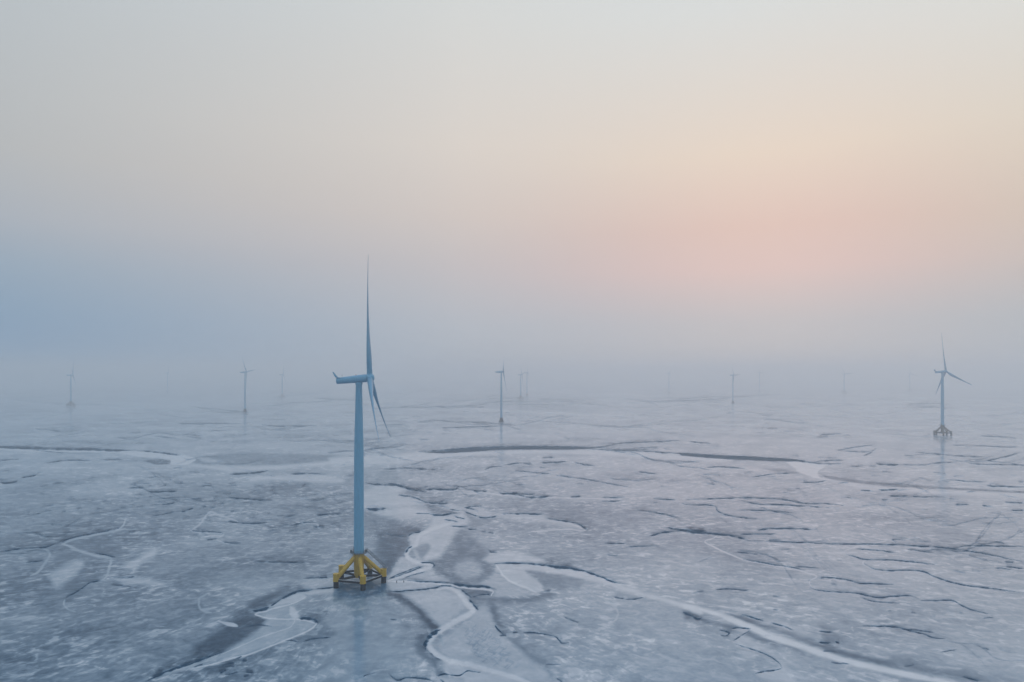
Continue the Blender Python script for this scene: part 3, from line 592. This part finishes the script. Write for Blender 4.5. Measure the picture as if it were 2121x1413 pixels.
# ------------------------------------------------------------------ materials of the machines
def paint(name, col, rough=.4, metallic=0., wear=.12, stain=None, scale=.35, spec=.5):
    m = bpy.data.materials.new(name); m.use_nodes = True
    t = NT(m.node_tree); m.node_tree.nodes.clear()
    co = t.n('ShaderNodeTexCoord').outputs['Object']
    mp = t.n('ShaderNodeMapping'); t.link(co, mp.inputs[0]); mp.inputs['Scale'].default_value = (1, 1, .18)
    n1 = t.noise(mp.outputs[0], scale * 4, 4, .6, .4)
    n2 = t.noise(co, scale, 3, .5, .2)
    c0 = tuple(col) + (1,)
    c1 = tuple(v * (1 - wear * 1.8) for v in col) + (1,)
    cc = t.mix(t.maprange(n1, .40, .70), c0, c1)
    cc = t.mix(t.math('MULTIPLY', t.maprange(n2, .35, .7), wear * 2), cc, tuple(min(1, v * 1.12) for v in col) + (1,))
    if stain:
        n3 = t.noise(mp.outputs[0], 2.6, 5, .7, .8)
        cc = t.mix(t.maprange(n3, .58, .72, 0, .75), cc, tuple(stain) + (1,))
    bs = t.n('ShaderNodeBsdfPrincipled')
    t.link(cc, bs.inputs['Base Color'])
    t.put(bs.inputs['Roughness'], t.maprange(n2, .3, .7, rough * .85, min(1, rough * 1.25), False))
    bs.inputs['Metallic'].default_value = metallic
    bs.inputs['Specular IOR Level'].default_value = spec
    o = t.n('ShaderNodeOutputMaterial'); t.link(bs.outputs[0], o.inputs[0])
    return m

M_BLUE = paint('pale_blue_paint', (.165, .41, .58), .38, 0, .07)
M_BLADE = paint('blade_gelcoat', (.13, .34, .50), .34, 0, .06)
M_YELL = paint('yellow_paint', (.58, .355, .012), .5, 0, .16, (.16, .09, .03))
M_HAZED = paint('hazed_brown_paint', (.12, .11, .085), .6, 0, .25)
M_DARK = paint('tarred_steel', (.009, .014, .024), .8, 0, .3, (.02, .022, .026), spec=.12)
M_GREY = paint('lit_beam_top', (.42, .45, .48), .45, .2, .15)  # pale tone for the light on the beam tops
M_RAIL = paint('railing_steel', (.12, .15, .18), .5, .2, .15)
M_LAMP = paint('red_lens', (.6, .08, .06), .3, 0, .05)
M_WOOD = paint('wet_timber', (.03, .035, .04), .7, 0, .2)

# ------------------------------------------------------------------ mesh builder
class MB:
    def __init__(s): s.v, s.f, s.sm = [], [], []
    def add(s, vs, fs, smooth=True):
        b = len(s.v); s.v += [tuple(q) for q in vs]
        for f in fs: s.f.append(tuple(i + b for i in f)); s.sm.append(smooth)
    def lathe(s, prof, n=32, origin=(0, 0, 0), axis=(0, 0, 1), cap0=True, cap1=True, sharp=()):
        """prof: (radius, distance along axis); rings listed in sharp are doubled for a crisp edge"""
        A = Vector(axis).normalized(); q = A.to_track_quat('Z', 'Y').to_matrix(); o = Vector(origin)
        rings, seq = [], []
        for i, (r, h) in enumerate(prof):
            ring = [o + q @ Vector((r * math.cos(2 * math.pi * k / n), r * math.sin(2 * math.pi * k / n), h)) for k in range(n)]
            rings.append(ring); seq.append(i)
            if i in sharp and 0 < i < len(prof) - 1: rings.append(ring); seq.append(-1)
        vs = [p for r in rings for p in r]
        fs = []
        for i in range(len(rings) - 1):
            if seq[i + 1] == -1: continue
            for k in range(n):
                k2 = (k + 1) % n
                fs.append((i * n + k, i * n + k2, (i + 1) * n + k2, (i + 1) * n + k))
        s.add(vs, fs)
        if cap0 and prof[0][0] > 1e-4: s.add(rings[0][::-1], [tuple(range(n))], False)
        if cap1 and prof[-1][0] > 1e-4: s.add(rings[-1], [tuple(range(n))], False)
    def tube(s, a, b, r0, r1=None, n=12):
        a, b = Vector(a), Vector(b); r1 = r0 if r1 is None else r1
        s.lathe([(r0, 0), (r1, (b - a).length)], n, a, b - a)
    def box(s, c_, size, M=None):
        x, y, z_ = [q / 2 for q in size]
        vs = [Vector((i * x, j * y, k * z_)) for i in (-1, 1) for j in (-1, 1) for k in (-1, 1)]
        if M is not None: vs = [M @ q for q in vs]
        s.add([Vector(c_) + q for q in vs], [(0, 1, 3, 2), (4, 6, 7, 5), (0, 4, 5, 1), (2, 3, 7, 6), (0, 2, 6, 4), (1, 5, 7, 3)], False)
    def loft(s, secs, cap=True):
        n = len(secs[0]); vs = [p for q in secs for p in q]; fs = []
        for i in range(len(secs) - 1):
            for k in range(n):
                k2 = (k + 1) % n
                fs.append((i * n + k, i * n + k2, (i + 1) * n + k2, (i + 1) * n + k))
        s.add(vs, fs)
        if cap:
            s.add(secs[0][::-1], [tuple(range(n))], False); s.add(secs[-1], [tuple(range(n))], False)
    def build(s, name, mat, parent=None):
        me = bpy.data.meshes.new(name); me.from_pydata([tuple(q) for q in s.v], [], s.f)
        me.polygons.foreach_set('use_smooth', s.sm); me.update()
        me.materials.append(mat)
        o = bpy.data.objects.new(name, me); COL.objects.link(o)
        if parent is not None: o.parent = parent
        return o

def empty(name, loc=(0, 0, 0), rz=0.0):
    o = bpy.data.objects.new(name, None); COL.objects.link(o)
    o.location = loc; o.rotation_euler = (0, 0, rz); o.empty_display_size = 5
    return o
def kids(o): return [q for q in bpy.data.objects if q.parent == o]
def dup(root):
    r = root.copy(); COL.objects.link(r)
    for ch in kids(root):
        c_ = ch.copy(); COL.objects.link(c_); c_.parent = r
        for g in kids(ch):
            d = g.copy(); COL.objects.link(d); d.parent = c_
    return r

def make_blade(Rt, root_d, cmax):
    f = Rt / 55.3
    st = [(1.2, 1.0, 1.0, 16), (3, 1.0, 1.0, 16), (5.5, 1.10, .88, 20), (8.5, 1.38, .66, 19.5), (11.5, 1.54, .53, 18), (15, 1.48, .43, 16), (20, 1.30, .36, 13), (27, 1.05, .30, 10),
          (34, .84, .26, 7.5), (41, .65, .23, 5.5), (47, .48, .22, 4), (51.5, .40, .22, 3), (54, .30, .22, 2), (55.0, .20, .2, 0), (55.3, .08, .2, 0)]
    secs = []
    N = 20
    for r, ch, th, tw in st:
        chord = ch * root_d * (cmax if ch > 1 else 1 + (cmax - 1) * min(1, max(0, (r - 5) / 8)))
        blend = min(1, max(0, (r - 3) / 9.0)); blend = blend * blend * (3 - 2 * blend)
        off = math.tan(R(2.5)) * r + 2.0 * (r / 55.3) ** 2.1
        ring = []
        for k in range(N):
            a = 2 * math.pi * k / N
            cx, cy = math.cos(a) * .5, math.sin(a) * .5 * th
            xx = .5 + .5 * math.cos(a)                      # 0 trailing .. 1 leading
            u = 1 - xx
            yt = 5 * th * (.2969 * math.sqrt(max(u, 0)) - .1260 * u - .3516 * u * u + .2843 * u ** 3 - .1036 * u ** 4)
            ax, ay = xx - .68, math.copysign(yt, math.sin(a)) + .03 * math.sin(math.pi * u)
            px = (cx * (1 - blend) + ax * blend) * chord
            py = (cy * (1 - blend) + ay * blend) * chord
            ct, sn = math.cos(R(tw)), math.sin(R(tw))
            tang = px * ct - py * sn; fore = px * sn + py * ct
            ring.append(Vector((fore * 1.0 + off * f, tang, r * f)))
        secs.append(ring)
    m = MB(); m.loft(secs); return m

# ---- type with five-legged base
HUB_A, R_A, OV_A = 89.8, 55.3, 4.75
LEG0 = -68.3
def make_turbine_a():
    root = empty('wind_turbine')
    m = MB()
    m.lathe([(1.9, 2.75), (2.0, 3.1), (2.25, 10.5), (2.32, 12.9), (2.62, 12.95), (2.66, 13.5)], 40, sharp=(3, 4))
    m.build('transition_column', M_YELL, root)
    for k in range(5):
        a = R(LEG0 + 72 * k); ux, uy = math.cos(a), math.sin(a)
        cx, cy = 10.75 * ux, 10.75 * uy
        m = MB(); m.lathe([(1.1, -2), (1.1, 3.2)], 24, (cx, cy, 0)); pile = m.build('pile', M_DARK, root)
        m = MB(); m.lathe([(1.36, 2.95), (1.36, 3.25), (1.26, 3.3), (1.26, 6.0), (1.32, 6.02), (1.32, 6.2)], 28, (cx, cy, 0), sharp=(1, 2, 3, 4))
        m.build('pile_sleeve', M_YELL, pile)
        m = MB()
        A, B = Vector((2.05 * ux, 2.05 * uy, 11.6)), Vector((9.85 * ux, 9.85 * uy, 4.5))
        m.tube(A, B, .86, .86, 24)
        dr = (B - A).normalized()
        m.lathe([(.94, -.12), (.94, .12)], 24, A + dr * 5.2, dr)
        m.build('brace', M_YELL, root)
        m = MB(); m.tube((1.85 * ux, 1.85 * uy, 3.25), (9.7 * ux, 9.7 * uy, 3.25), .52, .52, 16); m.build('radial_beam', M_DARK, root)
        a2 = R(LEG0 + 72 * (k + 1)); vx, vy = math.cos(a2), math.sin(a2)
        p0, p1 = Vector((10.75 * ux, 10.75 * uy, 3.15)), Vector((10.75 * vx, 10.75 * vy, 3.15))
        e = (p1 - p0).normalized()
        m = MB(); m.tube(p0 + e * 1.0, p1 - e * 1.0, .48, .48, 16); beam = m.build('ring_beam', M_DARK, root)
        m = MB(); mid = (p0 + p1) / 2 + Vector((0, 0, .52))  # added pale strip: light on the beam's upper side, put in as colour
        m.box(mid, ((p1 - p0).length - 2.6, .55, .07), Matrix.Rotation(math.atan2(e.y, e.x), 3, 'Z')); m.build('lit_top_strip', M_GREY, beam)
    # service platform and railing round the flange
    m = MB()
    m.lathe([(2.2, 13.53), (3.7, 13.53), (3.7, 13.68), (2.2, 13.68)], 40, cap0=False, cap1=False, sharp=(1, 2))
    for k in range(10):
        a = R(36 * k); m.tube((2.5 * math.cos(a), 2.5 * math.sin(a), 12.6), (3.5 * math.cos(a), 3.5 * math.sin(a), 13.52), .05, .05, 6)
    plat = m.build('service_platform', M_RAIL, root)
    m = MB()
    for k in range(16):
        a = R(22.5 * k); m.tube((3.62 * math.cos(a), 3.62 * math.sin(a), 13.68), (3.62 * math.cos(a), 3.62 * math.sin(a), 14.85), .04, .04, 6)
    for zz in (14.25, 14.83):
        ring = [Vector((3.62 * math.cos(R(15 * k)), 3.62 * math.sin(R(15 * k)), zz)) for k in range(25)]
        for i in range(24): m.tube(ring[i], ring[i + 1], .035, .035, 6)
    m.build('railing', M_RAIL, plat)
    m = MB()
    m.box((-3.15, -.9, 14.25), (.75, 1.1, 1.1)); m.build('switch_box', M_RAIL, plat)
    m = MB(); m.box((3.1, .7, 14.2), (.9, 1.0, 1.04)); m.build('switch_box', M_RAIL, plat)
    # stair with handrail down to one pile
    a = R(LEG0 + 72); ux, uy = math.cos(a), math.sin(a); tx, ty = -uy, ux
    st = MB(); top = Vector((3.5 * ux + 1.1 * tx, 3.5 * uy + 1.1 * ty, 13.6)); bot = Vector((11.3 * ux + 1.1 * tx, 11.3 * uy + 1.1 * ty, 6.4))
    side = Vector((tx, ty, 0)) * .45
    for sg in (-1, 1): st.tube(top + side * sg, bot + side * sg, .07, .07, 8)
    for i in range(1, 26):
        c_ = top.lerp(bot, i / 26); st.box(c_, (.28, .86, .05), Matrix.Rotation(a, 3, 'Z'))
    st.box(bot + Vector((ux, uy, 0)) * .2 + Vector((0, 0, -.1)), (2.0, 2.2, .1), Matrix.Rotation(a, 3, 'Z'))
    stair = st.build('stair', M_RAIL, root)
    hr = MB()
    for sg in (-1, 1):
        for i in range(0, 6):
            c_ = top.lerp(bot, i / 5) + side * sg; hr.tube(c_, c_ + Vector((0, 0, 1.25)), .045, .045, 6)
        hr.tube(top + side * sg + Vector((0, 0, 1.25)), bot + side * sg + Vector((0, 0, 1.25)), .045, .045, 6)
        hr.tube(top + side * sg + Vector((0, 0, .65)), bot + side * sg + Vector((0, 0, .65)), .035, .035, 6)
    hr.build('handrail', M_RAIL, stair)
    # tower
    m = MB()
    m.lathe([(2.25, 13.5), (2.25, 13.75), (2.2, 13.8), (2.16, 34.0), (2.06, 57), (1.97, 63), (1.63, 76), (1.36, 87.2), (1.36, 87.9)], 48, sharp=(1, 2, 7))
    for zz, rr in ((34.0, 2.17), (57.0, 2.07), (76, 1.64)):
        m.lathe([(rr - .03, zz - .09), (rr + .012, zz - .08), (rr + .012, zz + .08), (rr - .03, zz + .09)], 48, cap0=False, cap1=False)
    m.lathe([(1.5, 87.2), (1.56, 87.3), (1.56, 88.1), (1.4, 88.3)], 40)
    tower = m.build('tower', M_BLUE, root)
    m = MB(); m.box((-2.17, -.55, 15.0), (.16, 1.0, 2.2), Matrix.Rotation(R(14), 3, 'Z')); m.build('door', M_RAIL, tower)
    # nacelle (axis +X is the rotor side)
    secs = []
    for x, ry, rz_, zo in ((-9.75, 1.0, 1.05, .02), (-9.55, 1.26, 1.28, 0), (-9.0, 1.36, 1.36, 0), (-4, 1.58, 1.56, 0), (0, 1.72, 1.70, 0), (2.9, 1.80, 1.78, 0), (2.95, 1.74, 1.72, 0), (3.25, 1.74, 1.72, 0)):
        secs.append([Vector((x, ry * math.cos(t_), rz_ * math.sin(t_) + zo)) for t_ in [2 * math.pi * k / 36 for k in range(36)]])
    m = MB(); m.loft(secs)
    nac = m.build('nacelle', M_BLUE, root)
    m = MB()          # cooler sweeping up at the tail
    fin = []
    for x, z_, th in ((-7.6, 1.22, .22), (-8.9, 1.40, .34), (-9.55, 1.8, .62), (-10.0, 2.6, .52), (-10.4, 3.45, .36), (-10.75, 4.1, .14)):
        hw = 1.15 + .25 * max(0, (z_ - 1.4) / 2)
        fin.append([Vector((x - th * .5, -hw, z_ - th * .3)), Vector((x + th * .5, -hw, z_ + th * .3)), Vector((x + th * .5, hw, z_ + th * .3)), Vector((x - th * .5, hw, z_ - th * .3))])
    m.loft(fin)
    m.build('cooler_fin', M_BLUE, nac)
    m = MB(); m.lathe([(.16, 0), (.17, .25), (.1, .42), (.02, .46)], 12, (-1.1, .3, 1.62)); m.build('aviation_light', M_LAMP, nac)
    m = MB(); m.tube((-7.0, -.3, 1.35), (-7.0, -.3, 2.5), .035); m.tube((-7.0, -.75, 2.2), (-7.0, .15, 2.2), .03); m.box((-7.0, -.75, 2.3), (.22, .1, .18)); m.build('wind_vane', M_RAIL, nac)
    nac.location = (0, 0, HUB_A)
    # hub with three blades
    m = MB()
    m.lathe([(1.55, -1.45), (1.74, -1.3), (1.78, -.6), (1.78, .5), (1.66, 1.1), (1.35, 1.6), (.8, 1.92), (.02, 2.02)], 36, (0, 0, 0), (1, 0, 0))
    for k in range(3):
        a = 2 * math.pi * k / 3; m.lathe([(1.3, .9), (1.3, 1.85)], 24, (0, 0, 0), (0, math.sin(a), math.cos(a)))
    hub = m.build('hub', M_BLUE, root)
    b0 = make_blade(R_A, 2.42, 1.0).build('blade', M_BLADE, hub)
    for k in (1, 2):
        b = b0.copy(); COL.objects.link(b); b.rotation_euler = (-2 * math.pi * k / 3, 0, 0)
    hub.location = (OV_A, 0, HUB_A)
    return root

# ---- type on a conical base
HUB_B, R_B, OV_B = 95.6, 45.8, 3.9
def make_turbine_b():
    root = empty('wind_turbine')
    m = MB(); m.lathe([(4.6, -2), (4.6, 1.2), (4.3, 1.6), (2.6, 6.2), (2.5, 7.6), (2.7, 7.65), (2.7, 8.0)], 36, sharp=(1, 2, 4, 5)); m.build('base_cone', M_DARK, root)
    m = MB(); m.lathe([(2.1, 8.02), (3.7, 8.02), (3.7, 8.2), (2.1, 8.2)], 32, cap0=False, cap1=False, sharp=(1, 2)); plat = m.build('service_platform', M_RAIL, root)
    m = MB()
    for k in range(12):
        a = R(30 * k); m.tube((3.6 * math.cos(a), 3.6 * math.sin(a), 8.2), (3.6 * math.cos(a), 3.6 * math.sin(a), 9.4), .05, .05, 6)
    ring = [Vector((3.6 * math.cos(R(15 * k)), 3.6 * math.sin(R(15 * k)), 9.4)) for k in range(25)]
    for i in range(24): m.tube(ring[i], ring[i + 1], .05, .05, 6)
    m.build('railing', M_RAIL, plat)
    m = MB()
    for sg in (-.25, .25): m.tube((3.9, sg, -.5), (3.9, sg, 8.1), .06, .06, 6)
    for i in range(22): m.tube((3.9, -.25, .2 + i * .36), (3.9, .25, .2 + i * .36), .03, .03, 6)
    m.build('ladder', M_RAIL, root)
    m = MB(); m.lathe([(2.1, 8), (2.05, 30), (1.85, 58), (1.5, 80), (1.3, HUB_B - 2.4), (1.55, HUB_B - 2.3), (1.55, HUB_B - 1.6)], 40, sharp=(4, 5)); m.build('tower', M_BLUE, root)
    secs = []
    for x, hw, zt, zb in ((-13.0, .25, .95, .55), (-12.2, .8, 1.25, .1), (-9, 1.6, 1.75, -1.1), (-5, 1.95, 1.95, -2.1), (0, 2.05, 2.0, -2.3), (2.4, 1.9, 1.9, -2.1), (2.9, 1.6, 1.6, -1.8)):
        c_, h = (zt + zb) / 2, (zt - zb) / 2
        pts = []
        for k in range(28):
            t_ = 2 * math.pi * k / 28; cs, sn = math.cos(t_), math.sin(t_)
            pts.append(Vector((x, hw * math.copysign(abs(cs) ** .6, cs), c_ + h * math.copysign(abs(sn) ** .6, sn))))
        secs.append(pts)
    m = MB(); m.loft(secs); nac = m.build('nacelle', M_BLUE, root)
    m = MB(); m.tube((-8, .4, 1.7), (-8, .4, 3.0), .05); m.box((-8, .4, 3.0), (.5, .08, .25)); m.build('wind_vane', M_RAIL, nac)
    nac.location = (0, 0, HUB_B)
    m = MB(); m.lathe([(1.35, -1.1), (1.5, -.9), (1.55, .3), (1.35, 1.2), (.8, 1.9), (.02, 2.15)], 32, (0, 0, 0), (1, 0, 0)); hub = m.build('hub', M_BLUE, root)
    b0 = make_blade(R_B, 2.0, 1.0).build('blade', M_BLADE, hub)
    for k in (1, 2):
        b = b0.copy(); COL.objects.link(b); b.rotation_euler = (-2 * math.pi * k / 3, 0, 0)
    hub.location = (OV_B, 0, HUB_B)
    return root

def pose(root, kind, loc, scale, base_rot, yaw, spin, tilt=5.6):
    hubh, ov = (HUB_A, OV_A) if kind == 'A' else (HUB_B, OV_B)
    root.location = (loc[0], loc[1], 0); root.scale = (scale,) * 3
    root.rotation_euler = (0, 0, R(base_rot))
    y = R(yaw - base_rot); tl = R(tilt)
    for ch in kids(root):
        nm = ch.name.split('.')[0]
        if nm == 'nacelle': ch.rotation_euler = (0, -tl, y)
        if nm == 'hub':
            ch.rotation_euler = Euler((-R(spin), -tl, y), 'XYZ')
            ch.location = Vector((0, 0, hubh)) + Matrix.Rotation(y, 3, 'Z') @ Vector((ov * math.cos(tl), 0, ov * math.sin(tl)))

def spot(px, base_y):
    """ground point from the measured foot of a far turbine"""
    d = FPX * CAM_H / (base_y - HORY)
    return ((px - PW / 2) / FPX * d, d)

GROUP = 'wind turbines standing on the tidal mud flat'
PA, PB = make_turbine_a(), make_turbine_b()
FLEET = [  # kind, loc, scale, base rotation, yaw, spin, label
 ('A', TURBINE_XY, 1.0, 0, 8.0, 4.3, 'tall pale blue wind turbine on a bright yellow five-legged base, nearest and largest'),
 ('A', (646.5, 1025.4), 1.058, 25, -4.7, 9.8, 'blue grey wind turbine with dark five-legged base and three spread blades, at far right'),
 ('B', (-20.4, 1302.3), 1.0, 0, 1.0, 60.2, 'slim blue turbine with pointed nacelle and dark conical base, beyond the middle channel'),
 ('B', (-640.6, 1638.1), 1.0, 40, -1.4, 83.2, 'hazy turbine with two raised blades in a V, left of the nearest turbine'),
 ('A', (-1256.0, 1943.7), .98, 10, 24.4, 26.5, 'leftmost turbine, faint, one long blade up and a wide legged foot'),
 ('B', (690.8, 2134.9), .915, 0, 6.0, 31.1, 'faint turbine with one blade pointing level right, between the middle and right turbines'),
 ('A', spot(584.5, 823), .98, 50, 10, 20, 'ghostly turbine just right of the one with blades in a V'),
 ('A', spot(1078.5, 827), .98, 30, 8, 40, 'ghostly turbine close behind the slim turbine with conical base'),
 ('B', spot(1091.5, 819), 1.0, 0, 5, 15, 'barely visible turbine at the right side of a ghostly one, in deep haze'),
 ('B', spot(1385.5, 814), .98, 0, 0, 70, 'nearly vanished turbine left of the faint one with a level blade'),
 ('A', spot(1748.5, 815), 1.0, 20, 15, 35, 'ghostly turbine about halfway from level-bladed turbine to the far right one'),
 ('B', spot(347, 813), 1.0, 0, 12, 10, 'ghostly turbine between the leftmost turbine and the one with blades in a V'),
 ('B', spot(1573, 810), 1.02, 0, 4, 25, 'nearly vanished turbine just right of the faint one with a level blade'),
 ('A', spot(1884.5, 810), 1.02, 0, 10, 15, 'nearly vanished turbine just left of the far right turbine'),
]
first = {'A': True, 'B': True}
clones = []
for kind, *rest in FLEET:
    if first[kind]: o = PA if kind == 'A' else PB; first[kind] = False
    else: o = dup(PA if kind == 'A' else PB)
    clones.append((o, kind, rest))
for o, kind, (loc, sc, br, yaw, spin, label) in clones:
    pose(o, kind, loc, sc, br, yaw, spin)
    prop(o, label, 'wind turbine', GROUP)
# only the nearest base is bright yellow; brown on the far ones paints in the dulling by haze
for ch in [q for c_ in clones[1:] if c_[1] == 'A' for q in kids(c_[0])]:
    for q in [ch] + kids(ch):
        if q.type == 'MESH' and q.data.materials[0] == M_YELL:
            q.material_slots[0].link = 'OBJECT'; q.material_slots[0].material = M_HAZED

# ------------------------------------------------------------------ small stakes beside the base
def stake(px, py, h, lean, label):
    x, y = spot(px, py)
    m = MB()
    m.lathe([(.16, -.5), (.15, h * .6), (.12, h), (.05, h + .12)], 10, (0, 0, 0), (lean, .05, 1))
    o = m.build('stake', M_WOOD); o.location = (x, y, 0)
    prop(o, label, 'stake', 'stakes in the mud beside the yellow base')
    return o
stake(821.5, 1207, .9, .10, 'short dark stake in pale mud, nearer the yellow turbine base')
stake(836.5, 1206.5, .75, -.06, 'shorter dark stake in pale mud, farther right of the yellow turbine base')
